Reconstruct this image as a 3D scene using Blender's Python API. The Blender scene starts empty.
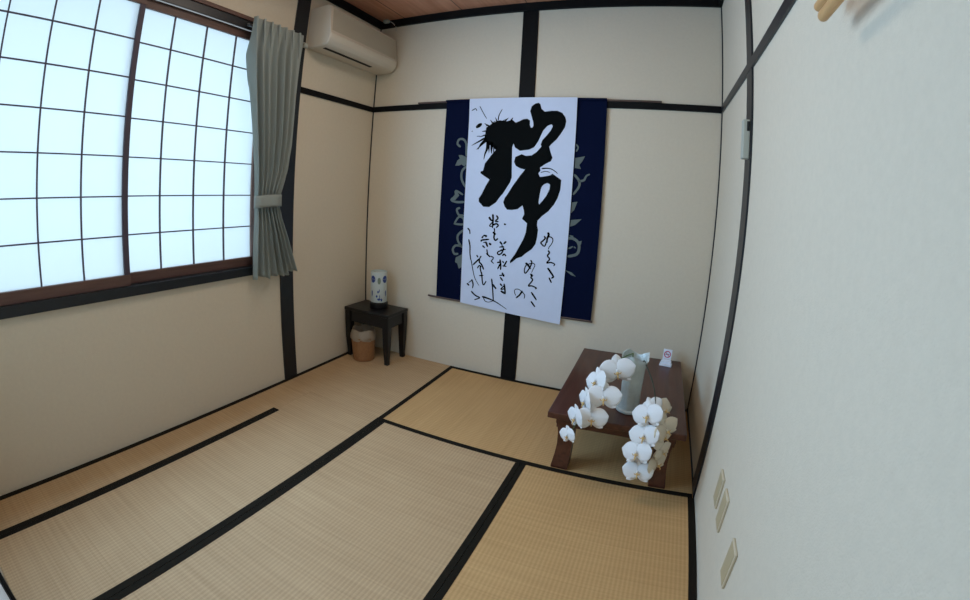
import bpy, bmesh, math, random
from mathutils import Vector, Matrix
from mathutils.geometry import tessellate_polygon
random.seed(7)
SC = bpy.context.scene
COL = SC.collection
W, CH, YF = 2.376, 2.487, -2.663          # room width, ceiling height, near wall
PI = math.pi

# ------------------------------------------------------------------ materials
def mat(name, color, rough=0.6, spec=0.5, metal=0.0, noise=0.0, nscale=20.0, bump=0.0, bscale=200.0, trans=None, coat=0.0):
    m = bpy.data.materials.new(name); m.use_nodes = True
    nt = m.node_tree; b = nt.nodes['Principled BSDF']
    b.inputs['Base Color'].default_value = (*color, 1); b.inputs['Roughness'].default_value = rough
    b.inputs['Specular IOR Level'].default_value = spec; b.inputs['Metallic'].default_value = metal
    b.inputs['Coat Weight'].default_value = coat
    tc = nt.nodes.new('ShaderNodeTexCoord')
    if noise:
        n = nt.nodes.new('ShaderNodeTexNoise'); n.inputs['Scale'].default_value = nscale; n.inputs['Detail'].default_value = 6
        nt.links.new(tc.outputs['Object'], n.inputs['Vector'])
        mx = nt.nodes.new('ShaderNodeMix'); mx.data_type = 'RGBA'
        mx.inputs[6].default_value = (*[c * (1 - noise) for c in color], 1)
        mx.inputs[7].default_value = (*[min(1, c * (1 + noise)) for c in color], 1)
        nt.links.new(n.outputs['Fac'], mx.inputs[0]); nt.links.new(mx.outputs[2], b.inputs['Base Color'])
    if bump:
        n2 = nt.nodes.new('ShaderNodeTexNoise'); n2.inputs['Scale'].default_value = bscale; n2.inputs['Detail'].default_value = 4
        nt.links.new(tc.outputs['Object'], n2.inputs['Vector'])
        bp = nt.nodes.new('ShaderNodeBump'); bp.inputs['Strength'].default_value = bump; bp.inputs['Distance'].default_value = 0.002
        nt.links.new(n2.outputs['Fac'], bp.inputs['Height']); nt.links.new(bp.outputs[0], b.inputs['Normal'])
    if trans:
        t = nt.nodes.new('ShaderNodeBsdfTranslucent'); t.inputs['Color'].default_value = (*trans[0], 1)
        ms = nt.nodes.new('ShaderNodeMixShader'); ms.inputs[0].default_value = trans[1]
        nt.links.new(b.outputs[0], ms.inputs[1]); nt.links.new(t.outputs[0], ms.inputs[2])
        nt.links.new(ms.outputs[0], nt.nodes['Material Output'].inputs['Surface'])
    return m

def wood(name, c1, c2, axis=1, scale=14.0, rough=0.45, stretch=0.06, coat=0.0):
    m = mat(name, c1, rough, coat=coat); nt = m.node_tree; b = nt.nodes['Principled BSDF']
    tc = nt.nodes.new('ShaderNodeTexCoord'); mp = nt.nodes.new('ShaderNodeMapping')
    s = [1, 1, 1]; s[axis] = stretch; mp.inputs['Scale'].default_value = s
    n = nt.nodes.new('ShaderNodeTexNoise'); n.inputs['Scale'].default_value = scale * 4; n.inputs['Detail'].default_value = 8
    n.inputs['Distortion'].default_value = 0.6
    r = nt.nodes.new('ShaderNodeValToRGB')
    r.color_ramp.elements[0].color = (*c1, 1); r.color_ramp.elements[0].position = 0.3
    r.color_ramp.elements[1].color = (*c2, 1); r.color_ramp.elements[1].position = 0.75
    nt.links.new(tc.outputs['Object'], mp.inputs['Vector']); nt.links.new(mp.outputs[0], n.inputs['Vector'])
    nt.links.new(n.outputs['Fac'], r.inputs[0]); nt.links.new(r.outputs[0], b.inputs['Base Color'])
    return m

def tatami(name, c1, c2, along):
    """woven rush: fine rows across the mat, rush blades the other way; `along` = long axis of the mat (0 x, 1 y)"""
    m = mat(name, c1, 0.65, spec=0.15); nt = m.node_tree; b = nt.nodes['Principled BSDF']
    tc = nt.nodes.new('ShaderNodeTexCoord')
    def wave(axis, period, dist):
        w = nt.nodes.new('ShaderNodeTexWave'); w.wave_type = 'BANDS'; w.bands_direction = 'XYZ'[axis]
        w.inputs['Scale'].default_value = 2 * PI / (20 * period); w.inputs['Distortion'].default_value = dist
        w.inputs['Detail'].default_value = 2; w.inputs['Detail Scale'].default_value = 3
        nt.links.new(tc.outputs['Object'], w.inputs['Vector']); return w
    w1 = wave(1 - along, 0.0155, 0.25)
    w2 = wave(along, 0.0052, 0.5)
    mp = nt.nodes.new('ShaderNodeMapping'); s = [6, 6, 6]; s[1 - along] = 1.2; s[along] = 90; mp.inputs['Scale'].default_value = s
    nt.links.new(tc.outputs['Object'], mp.inputs['Vector'])
    n = nt.nodes.new('ShaderNodeTexNoise'); n.inputs['Scale'].default_value = 1.6; n.inputs['Detail'].default_value = 5
    nt.links.new(mp.outputs[0], n.inputs['Vector'])
    n3 = nt.nodes.new('ShaderNodeTexNoise'); n3.inputs['Scale'].default_value = 3.5; n3.inputs['Detail'].default_value = 3
    nt.links.new(tc.outputs['Object'], n3.inputs['Vector'])
    def math_(op, a, bb):
        q = nt.nodes.new('ShaderNodeMath'); q.operation = op
        for i, v in enumerate((a, bb)):
            if isinstance(v, (int, float)): q.inputs[i].default_value = v
            else: nt.links.new(v, q.inputs[i])
        return q.outputs[0]
    h = math_('ADD', math_('MULTIPLY', w1.outputs['Fac'], 0.55), math_('MULTIPLY', w2.outputs['Fac'], 0.45))
    f = math_('ADD', math_('MULTIPLY', h, 0.32), math_('ADD', math_('MULTIPLY', n.outputs['Fac'], 0.45), math_('MULTIPLY', n3.outputs['Fac'], 0.25)))
    r = nt.nodes.new('ShaderNodeValToRGB')
    r.color_ramp.elements[0].color = (*c1, 1); r.color_ramp.elements[0].position = 0.25
    r.color_ramp.elements[1].color = (*c2, 1); r.color_ramp.elements[1].position = 0.85
    nt.links.new(f, r.inputs[0]); nt.links.new(r.outputs[0], b.inputs['Base Color'])
    bp = nt.nodes.new('ShaderNodeBump'); bp.inputs['Strength'].default_value = 0.35; bp.inputs['Distance'].default_value = 0.0015
    nt.links.new(h, bp.inputs['Height']); nt.links.new(bp.outputs[0], b.inputs['Normal'])
    return m

def ceiling_mat():
    m = wood('ceiling_boards', (0.46, 0.20, 0.11), (0.62, 0.31, 0.19), axis=1, scale=8, rough=0.5)
    nt = m.node_tree; b = nt.nodes['Principled BSDF']
    src = b.inputs['Base Color'].links[0].from_socket
    tc = nt.nodes.new('ShaderNodeTexCoord'); sx = nt.nodes.new('ShaderNodeSeparateXYZ')
    nt.links.new(tc.outputs['Object'], sx.inputs[0])
    a = nt.nodes.new('ShaderNodeMath'); a.operation = 'ADD'; a.inputs[1].default_value = -0.219 + 0.47
    md = nt.nodes.new('ShaderNodeMath'); md.operation = 'MODULO'; md.inputs[1].default_value = 0.47
    lt = nt.nodes.new('ShaderNodeMath'); lt.operation = 'LESS_THAN'; lt.inputs[1].default_value = 0.006
    nt.links.new(sx.outputs[0], a.inputs[0]); nt.links.new(a.outputs[0], md.inputs[0]); nt.links.new(md.outputs[0], lt.inputs[0])
    mx = nt.nodes.new('ShaderNodeMix'); mx.data_type = 'RGBA'; mx.inputs[7].default_value = (0.03, 0.014, 0.01, 1)
    nt.links.new(lt.outputs[0], mx.inputs[0]); nt.links.new(src, mx.inputs[6]); nt.links.new(mx.outputs[2], b.inputs['Base Color'])
    return m

def paper_mat():
    """frosted window pane: lets the daylight through evenly"""
    m = bpy.data.materials.new('frosted_pane'); m.use_nodes = True; nt = m.node_tree; nt.nodes.clear()
    o = nt.nodes.new('ShaderNodeOutputMaterial'); t = nt.nodes.new('ShaderNodeBsdfTranslucent'); d = nt.nodes.new('ShaderNodeBsdfDiffuse')
    t.inputs['Color'].default_value = (*PANE, 1); d.inputs['Color'].default_value = (0.55, 0.6, 0.62, 1)
    ms = nt.nodes.new('ShaderNodeMixShader'); ms.inputs[0].default_value = 0.75
    nt.links.new(d.outputs[0], ms.inputs[1]); nt.links.new(t.outputs[0], ms.inputs[2]); nt.links.new(ms.outputs[0], o.inputs['Surface'])
    return m

PANE = (0.86, 0.95, 1.0)
M = {}
M['wall'] = mat('cream_plaster', (0.66, 0.58, 0.45), 0.9, 0.2, noise=0.05, nscale=60, bump=0.5, bscale=220)
M['trim'] = mat('black_wood_blue_sheen', (0.006, 0.009, 0.013), 0.40, 0.5, noise=0.3, nscale=30)  # bluish window sheen is put into the black wood's colour
M['trim_dull'] = mat('black_wood_dull', (0.006, 0.006, 0.006), 0.6, 0.12, noise=0.3, nscale=30)  # copy of the same wood without the sheen tint, for darker-looking trim
M['joint'] = mat('dark_corner_strip', (0.015, 0.012, 0.012), 0.7)
M['ceiling'] = ceiling_mat()
M['subfloor'] = mat('subfloor_board', (0.2, 0.15, 0.1), 0.8)
M['tatami_y'] = tatami('rush_weave_lengthwise', (0.37, 0.235, 0.12), (0.62, 0.43, 0.245), 1)
M['tatami_x'] = tatami('rush_weave_crosswise', (0.43, 0.25, 0.10), (0.66, 0.41, 0.185), 0)  # golden tone stands in for the different sheen of this mat
M['border'] = mat('black_cloth_border', (0.016, 0.013, 0.009), 0.9, 0.06, bump=0.3, bscale=600)
M['sash'] = wood('brown_sash', (0.085, 0.04, 0.03), (0.13, 0.065, 0.048), axis=1, rough=0.5)
M['lattice'] = mat('glare_tinted_lattice', (0.06, 0.045, 0.065), 0.6)  # purple tint puts the window glare into the dark brown wood's colour
M['pane'] = paper_mat()
M['cloth'] = mat('grey_green_cloth', (0.44, 0.48, 0.44), 0.9, 0.15, bump=0.3, bscale=900, trans=((0.34, 0.44, 0.50), 0.35))
M['white_plastic'] = mat('warm_white_plastic', (0.60, 0.54, 0.44), 0.45)
M['grille'] = mat('grey_grille', (0.45, 0.40, 0.31), 0.7, bump=0.4, bscale=400)
M['dark'] = mat('dark_slot', (0.01, 0.01, 0.01), 0.8)
M['navy'] = mat('navy_mount_cloth', (0.002, 0.005, 0.024), 0.9, 0.08, noise=0.25, nscale=90, bump=0.3, bscale=700)
M['paper'] = mat('calligraphy_paper', (0.60, 0.66, 0.80), 0.85, 0.2, noise=0.04, nscale=18)
M['ink'] = mat('black_ink', (0.003, 0.004, 0.004), 0.9, 0.08)
M['vine'] = mat('grey_vine_print', (0.125, 0.15, 0.14), 0.9, 0.2)
M['brown_rod'] = wood('brown_rod_wood', (0.05, 0.03, 0.022), (0.10, 0.06, 0.045), axis=0, rough=0.5)
M['black_lacquer'] = mat('black_lacquer', (0.008, 0.008, 0.008), 0.35, 0.4, noise=0.3, nscale=25)
M['ceramic'] = mat('white_ceramic_shade', (0.50, 0.55, 0.52), 0.35)
M['cobalt'] = mat('cobalt_pattern', (0.02, 0.05, 0.22), 0.35)
M['sage'] = mat('sage_pattern', (0.16, 0.22, 0.16), 0.35)
M['wicker'] = mat('tan_wicker', (0.30, 0.14, 0.055), 0.7, noise=0.35, nscale=70, bump=0.9, bscale=120)
M['liner'] = mat('clear_liner', (0.42, 0.34, 0.25), 0.3, trans=((0.4, 0.32, 0.24), 0.3))
M['rosewood'] = wood('red_brown_wood', (0.048, 0.013, 0.007), (0.105, 0.034, 0.018), axis=1, scale=9, rough=0.36, coat=0.15)
M['celadon'] = mat('celadon_glaze', (0.52, 0.58, 0.56), 0.22, 0.6, noise=0.32, nscale=22)
M['petal'] = mat('white_petal', (0.92, 0.92, 0.92), 0.6, 0.3, trans=((0.9, 0.9, 0.86), 0.25))
M['petal_cream'] = mat('cream_petal', (0.88, 0.82, 0.70), 0.6, 0.3, trans=((0.85, 0.78, 0.62), 0.4))
M['lip'] = mat('yellow_lip', (0.68, 0.47, 0.20), 0.5)
M['stem'] = mat('green_stem', (0.06, 0.13, 0.03), 0.5)
M['leaf_dark'] = mat('dark_green_stem', (0.015, 0.03, 0.012), 0.5)
M['card'] = mat('white_card', (0.72, 0.76, 0.84), 0.6)
M['red'] = mat('red_print', (0.50, 0.03, 0.10), 0.6)
M['blackprint'] = mat('black_print', (0.03, 0.02, 0.03), 0.6)
M['plate'] = mat('beige_cover_plate', (0.46, 0.37, 0.22), 0.6)
M['plate_edge'] = mat('pale_plate_frame', (0.58, 0.49, 0.34), 0.6)
M['grey_box'] = mat('grey_plastic', (0.42, 0.43, 0.36), 0.5)
M['pale_wood'] = wood('pale_wood', (0.52, 0.29, 0.11), (0.64, 0.38, 0.17), axis=1, rough=0.5)
M['rail_metal'] = mat('dark_rail', (0.10, 0.11, 0.12), 0.4)
M['cord'] = mat('white_cord', (0.55, 0.52, 0.46), 0.5)
M['fusuma'] = mat('door_paper', (0.72, 0.70, 0.66), 0.8, noise=0.03, nscale=40)

# ------------------------------------------------------------------ mesh helpers
def link(name, me, m, parent=None):
    o = bpy.data.objects.new(name, me); COL.objects.link(o)
    if m is not None: me.materials.append(m)
    if parent is not None: o.parent = parent; o.matrix_parent_inverse = Matrix.Identity(4)
    return o

class MB:
    def __init__(s): s.bm = bmesh.new()
    def box(s, lo, hi, bevel=0.0, seg=2):
        t = bmesh.new(); bmesh.ops.create_cube(t, size=1)
        c = [(a + b) / 2 for a, b in zip(lo, hi)]; d = [b - a for a, b in zip(lo, hi)]
        for v in t.verts: v.co = Vector((c[0] + v.co.x * d[0], c[1] + v.co.y * d[1], c[2] + v.co.z * d[2]))
        if bevel: bmesh.ops.bevel(t, geom=t.edges[:], offset=bevel, segments=seg, affect='EDGES', profile=0.5)
        s.merge(t); return s
    def merge(s, t, M_=None):
        if M_ is not None: bmesh.ops.transform(t, matrix=M_, verts=t.verts)
        me = bpy.data.meshes.new('tmp'); t.to_mesh(me); t.free(); s.bm.from_mesh(me); bpy.data.meshes.remove(me)
    def lathe(s, prof, c=(0, 0, 0), n=32, fn=None):
        """prof: (r, z) list; fn(angle, i) -> radius factor, dz"""
        rings = []
        for i, (r, z) in enumerate(prof):
            ring = []
            for k in range(n):
                a = 2 * PI * k / n; f, dz = fn(a, i) if fn else (1, 0)
                ring.append(s.bm.verts.new((c[0] + r * f * math.cos(a), c[1] + r * f * math.sin(a), c[2] + z + dz)))
            rings.append(ring)
        for a, b in zip(rings, rings[1:]):
            for k in range(n): s.bm.faces.new((a[k], a[(k + 1) % n], b[(k + 1) % n], b[k]))
        s.bm.faces.new(rings[0][::-1]); s.bm.faces.new(rings[-1]); return s
    def tube(s, pts, r, n=10, r2=None, round_end=False):
        pts = [Vector(p) for p in pts]
        if round_end:
            d = (pts[-1] - pts[-2]).normalized(); e = pts[-1]; rr_ = r if r2 is None else r2
            pts = pts[:-1] + [e - d * rr_] + [e - d * rr_ * (1 - math.sin(t)) for t in (0.5, 0.9, 1.25)]
            radii_end = [rr_] + [rr_ * math.cos(t) for t in (0.5, 0.9, 1.25)]
        m = len(pts); rings = []; up = Vector((0, 0, 1))
        for i, p in enumerate(pts):
            d = (pts[min(i + 1, m - 1)] - pts[max(i - 1, 0)]).normalized()
            a = d.cross(up)
            if a.length < 1e-3: a = d.cross(Vector((1, 0, 0)))
            a.normalize(); b = d.cross(a).normalized()
            rad = r if r2 is None else r + (r2 - r) * i / max(1, m - 1)
            if round_end and i >= m - 4: rad = radii_end[i - (m - 4)]
            rings.append([s.bm.verts.new(p + (a * math.cos(2 * PI * k / n) + b * math.sin(2 * PI * k / n)) * rad) for k in range(n)])
        for A, B in zip(rings, rings[1:]):
            for k in range(n): s.bm.faces.new((A[k], A[(k + 1) % n], B[(k + 1) % n], B[k]))
        s.bm.faces.new(rings[0][::-1]); s.bm.faces.new(rings[-1]); return s
    def prism(s, poly, axis, a, b):
        """poly: 2-D points in the other two axes (in xyz order), extruded along axis from a to b"""
        def P3(p, t):
            q = list(p); q.insert(axis, t); return q
        A = [s.bm.verts.new(P3(p, a)) for p in poly]; B = [s.bm.verts.new(P3(p, b)) for p in poly]
        n = len(poly)
        s.bm.faces.new(A); s.bm.faces.new(B[::-1])
        for k in range(n): s.bm.faces.new((A[k], B[k], B[(k + 1) % n], A[(k + 1) % n]))
        return s
    def flat(s, polys, y, th=0.0006):
        """polygon(s) with holes in the x-z plane, a thin layer standing th in front of y"""
        pts = [Vector((p[0], p[1], 0)) for poly in polys for p in poly]
        tris = tessellate_polygon([[Vector((p[0], p[1], 0)) for p in poly] for poly in polys])
        F = [s.bm.verts.new((p.x, y - th, p.y)) for p in pts]; B = [s.bm.verts.new((p.x, y, p.y)) for p in pts]
        for t in tris:
            try: s.bm.faces.new([F[i] for i in t]); s.bm.faces.new([B[i] for i in reversed(t)])
            except ValueError: pass
        k = 0
        for poly in polys:
            n = len(poly)
            for i in range(n):
                a, b = k + i, k + (i + 1) % n
                try: s.bm.faces.new((F[a], F[b], B[b], B[a]))
                except ValueError: pass
            k += n
        return s
    def ribbon(s, pts, w1, w2, y, th=0.0006):
        P = [Vector((p[0], p[1])) for p in pts]
        Q = []                                     # smooth the centre line
        for i in range(len(P) - 1):
            p0, p1, p2, p3 = P[max(i - 1, 0)], P[i], P[i + 1], P[min(i + 2, len(P) - 1)]
            for t in (0, .25, .5, .75):
                Q.append(0.5 * ((2 * p1) + (p2 - p0) * t + (2 * p0 - 5 * p1 + 4 * p2 - p3) * t * t + (3 * p1 - p0 - 3 * p2 + p3) * t ** 3))
        Q.append(P[-1]); m = len(Q); L, R = [], []
        for i, q in enumerate(Q):
            d = Q[min(i + 1, m - 1)] - Q[max(i - 1, 0)]
            if d.length < 1e-6: d = Vector((1, 0))
            d.normalize(); nrm = Vector((-d.y, d.x)); w = (w1 + (w2 - w1) * i / (m - 1)) / 2
            if i == 0: q = q - d * w * .6
            if i == m - 1: q = q + d * w * .6
            if i in (0, m - 1): w *= .6
            L.append(q + nrm * w); R.append(q - nrm * w)
        for i in range(m - 1):
            s.flat([[(L[i].x, L[i].y), (L[i + 1].x, L[i + 1].y), (R[i + 1].x, R[i + 1].y), (R[i].x, R[i].y)]], y, th)
        return s
    def grid(s, fn, nu, nv):
        V = [[s.bm.verts.new(fn(i / nu, j / nv)) for j in range(nv + 1)] for i in range(nu + 1)]
        for i in range(nu):
            for j in range(nv): s.bm.faces.new((V[i][j], V[i + 1][j], V[i + 1][j + 1], V[i][j + 1]))
        return s
    def build(s, name, m, parent=None, smooth=False, solid=0.0, loc=None):
        bmesh.ops.remove_doubles(s.bm, verts=s.bm.verts, dist=1e-6)
        bmesh.ops.recalc_face_normals(s.bm, faces=s.bm.faces)
        if loc is not None: bmesh.ops.translate(s.bm, vec=(-Vector(loc)), verts=s.bm.verts)
        me = bpy.data.meshes.new(name); s.bm.to_mesh(me); s.bm.free()
        if smooth:
            for p in me.polygons: p.use_smooth = True
            try: me.set_sharp_from_angle(angle=math.radians(40))
            except Exception: pass
        o = link(name, me, m, parent)
        if loc is not None: o.location = loc
        if solid:
            md = o.modifiers.new('thickness', 'SOLIDIFY'); md.thickness = solid; md.offset = 0
        return o

def thing(name, label, cat, loc=(0, 0, 0), group=None):
    o = bpy.data.objects.new(name, None); COL.objects.link(o); o.location = loc; o.empty_display_size = 0.05
    tag(o, label, cat, group); return o
def tag(o, label, cat, group=None):
    o['label'] = label; o['category'] = cat
    if group: o['group'] = group
    return o
def struct(name, mb, m, parent=None, **k):
    o = mb.build(name, m, parent, **k)
    if parent is None: o['kind'] = 'structure'
    return o
def at(root, mb, name, m, **k):
    """build world-space geometry as a child of root (root has only a location)"""
    r = root
    off = Vector((0, 0, 0))
    while r is not None: off += r.location; r = r.parent
    bmesh.ops.translate(mb.bm, vec=-off, verts=mb.bm.verts)
    return mb.build(name, m, root, **k)

# ---- brush strokes and printed vine of the scroll (metres on the wall: x, z)
INK_UPPER = [(0.9392,1.6433),(0.9637,1.6602),(0.9855,1.6732),(1.0079,1.6862),(1.0301,1.6906),(1.0757,1.6841),(1.1137,1.6938),(1.1367,1.6759),(1.1586,1.6843),(1.1847,1.6972),(1.2118,1.7011),(1.2286,1.6898),(1.2289,1.6633),(1.2364,1.6451),(1.2473,1.6453),(1.253,1.6586),(1.2505,1.6793),(1.2278,1.7482),(1.237,1.78),(1.2599,1.7959),(1.2815,1.801),(1.2923,1.7902),(1.2995,1.7642),(1.3215,1.7454),(1.3635,1.7514),(1.3998,1.7517),(1.4316,1.7391),(1.4509,1.7134),(1.4578,1.6882),(1.4517,1.6518),(1.4279,1.6107),(1.4043,1.5763),(1.3695,1.542),(1.3602,1.5294),(1.3116,1.529),(1.3064,1.5425),(1.3156,1.5694),(1.3405,1.5979),(1.3645,1.6294),(1.3762,1.6557),(1.368,1.6679),(1.3422,1.6575),(1.3173,1.6284),(1.3083,1.6077),(1.2894,1.5606),(1.2655,1.5233),(1.2344,1.5074),(1.1753,1.4981),(1.1413,1.518),(1.1305,1.543),(1.1226,1.5207),(1.1248,1.4652),(1.1316,1.3292),(1.1224,1.2975),(1.0775,1.2215),(1.0668,1.2108),(1.0361,1.1666),(0.9932,1.1352),(0.9526,1.1343),(0.9193,1.1642),(0.9179,1.1859),(0.9363,1.2133),(0.961,1.2684),(0.9844,1.3091),(0.9299,1.3401),(0.9182,1.3474),(0.9202,1.3597),(0.9352,1.3635),(0.9458,1.4121),(0.9668,1.439),(0.9825,1.4613),(1.0141,1.4992),(1.001,1.5117),(0.9724,1.5306),(0.9422,1.5483),(0.9316,1.5807),(0.9374,1.6192)]
INK_LOWER = [(1.3116,1.529),(1.3602,1.5294),(1.3695,1.4991),(1.3848,1.4618),(1.3755,1.4406),(1.3402,1.4213),(1.31,1.3997),(1.3138,1.3796),(1.3014,1.3637),(1.3136,1.3416),(1.3448,1.3476),(1.3758,1.3548),(1.3907,1.3653),(1.4282,1.3426),(1.4475,1.331),(1.4464,1.3008),(1.4453,1.2707),(1.4313,1.2197),(1.4133,1.1828),(1.3795,1.1372),(1.3401,1.1037),(1.3155,1.0741),(1.3141,1.0483),(1.3227,1.0185),(1.3197,0.9721),(1.3125,0.9302),(1.2912,0.8971),(1.2502,0.8641),(1.2302,0.8437),(1.1983,0.8302),(1.1723,0.8057),(1.1565,0.7937),(1.1554,0.8095),(1.1853,0.8546),(1.2094,0.9043),(1.2326,0.9533),(1.2458,0.9961),(1.2496,1.0532),(1.2155,1.0781),(1.2277,1.1075),(1.2234,1.1331),(1.2132,1.1607),(1.1823,1.1349),(1.1448,1.1272),(1.1137,1.1273),(1.0964,1.1468),(1.086,1.173),(1.0955,1.2019),(1.1107,1.2235),(1.1451,1.283),(1.1851,1.3424),(1.215,1.3824),(1.1822,1.389),(1.1538,1.4034),(1.1404,1.4286),(1.1477,1.4584),(1.1877,1.4772),(1.2148,1.4681),(1.2526,1.472),(1.2832,1.4941)]
INK_HOLE = [(1.3428,1.2993),(1.3631,1.3078),(1.3793,1.2991),(1.3786,1.2712),(1.3606,1.2299),(1.3388,1.198),(1.3195,1.1734),(1.3142,1.1859),(1.3181,1.2319),(1.3234,1.2677),(1.3298,1.2857)]
INK_SPOT = [(0.9081,1.6631),(0.9031,1.6544),(0.8937,1.6462),(0.8826,1.6408),(0.8727,1.6397),(0.8666,1.6431),(0.8661,1.6502),(0.8712,1.6589),(0.8806,1.6671),(0.8917,1.6724),(0.9016,1.6735),(0.9076,1.6701)]
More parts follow.
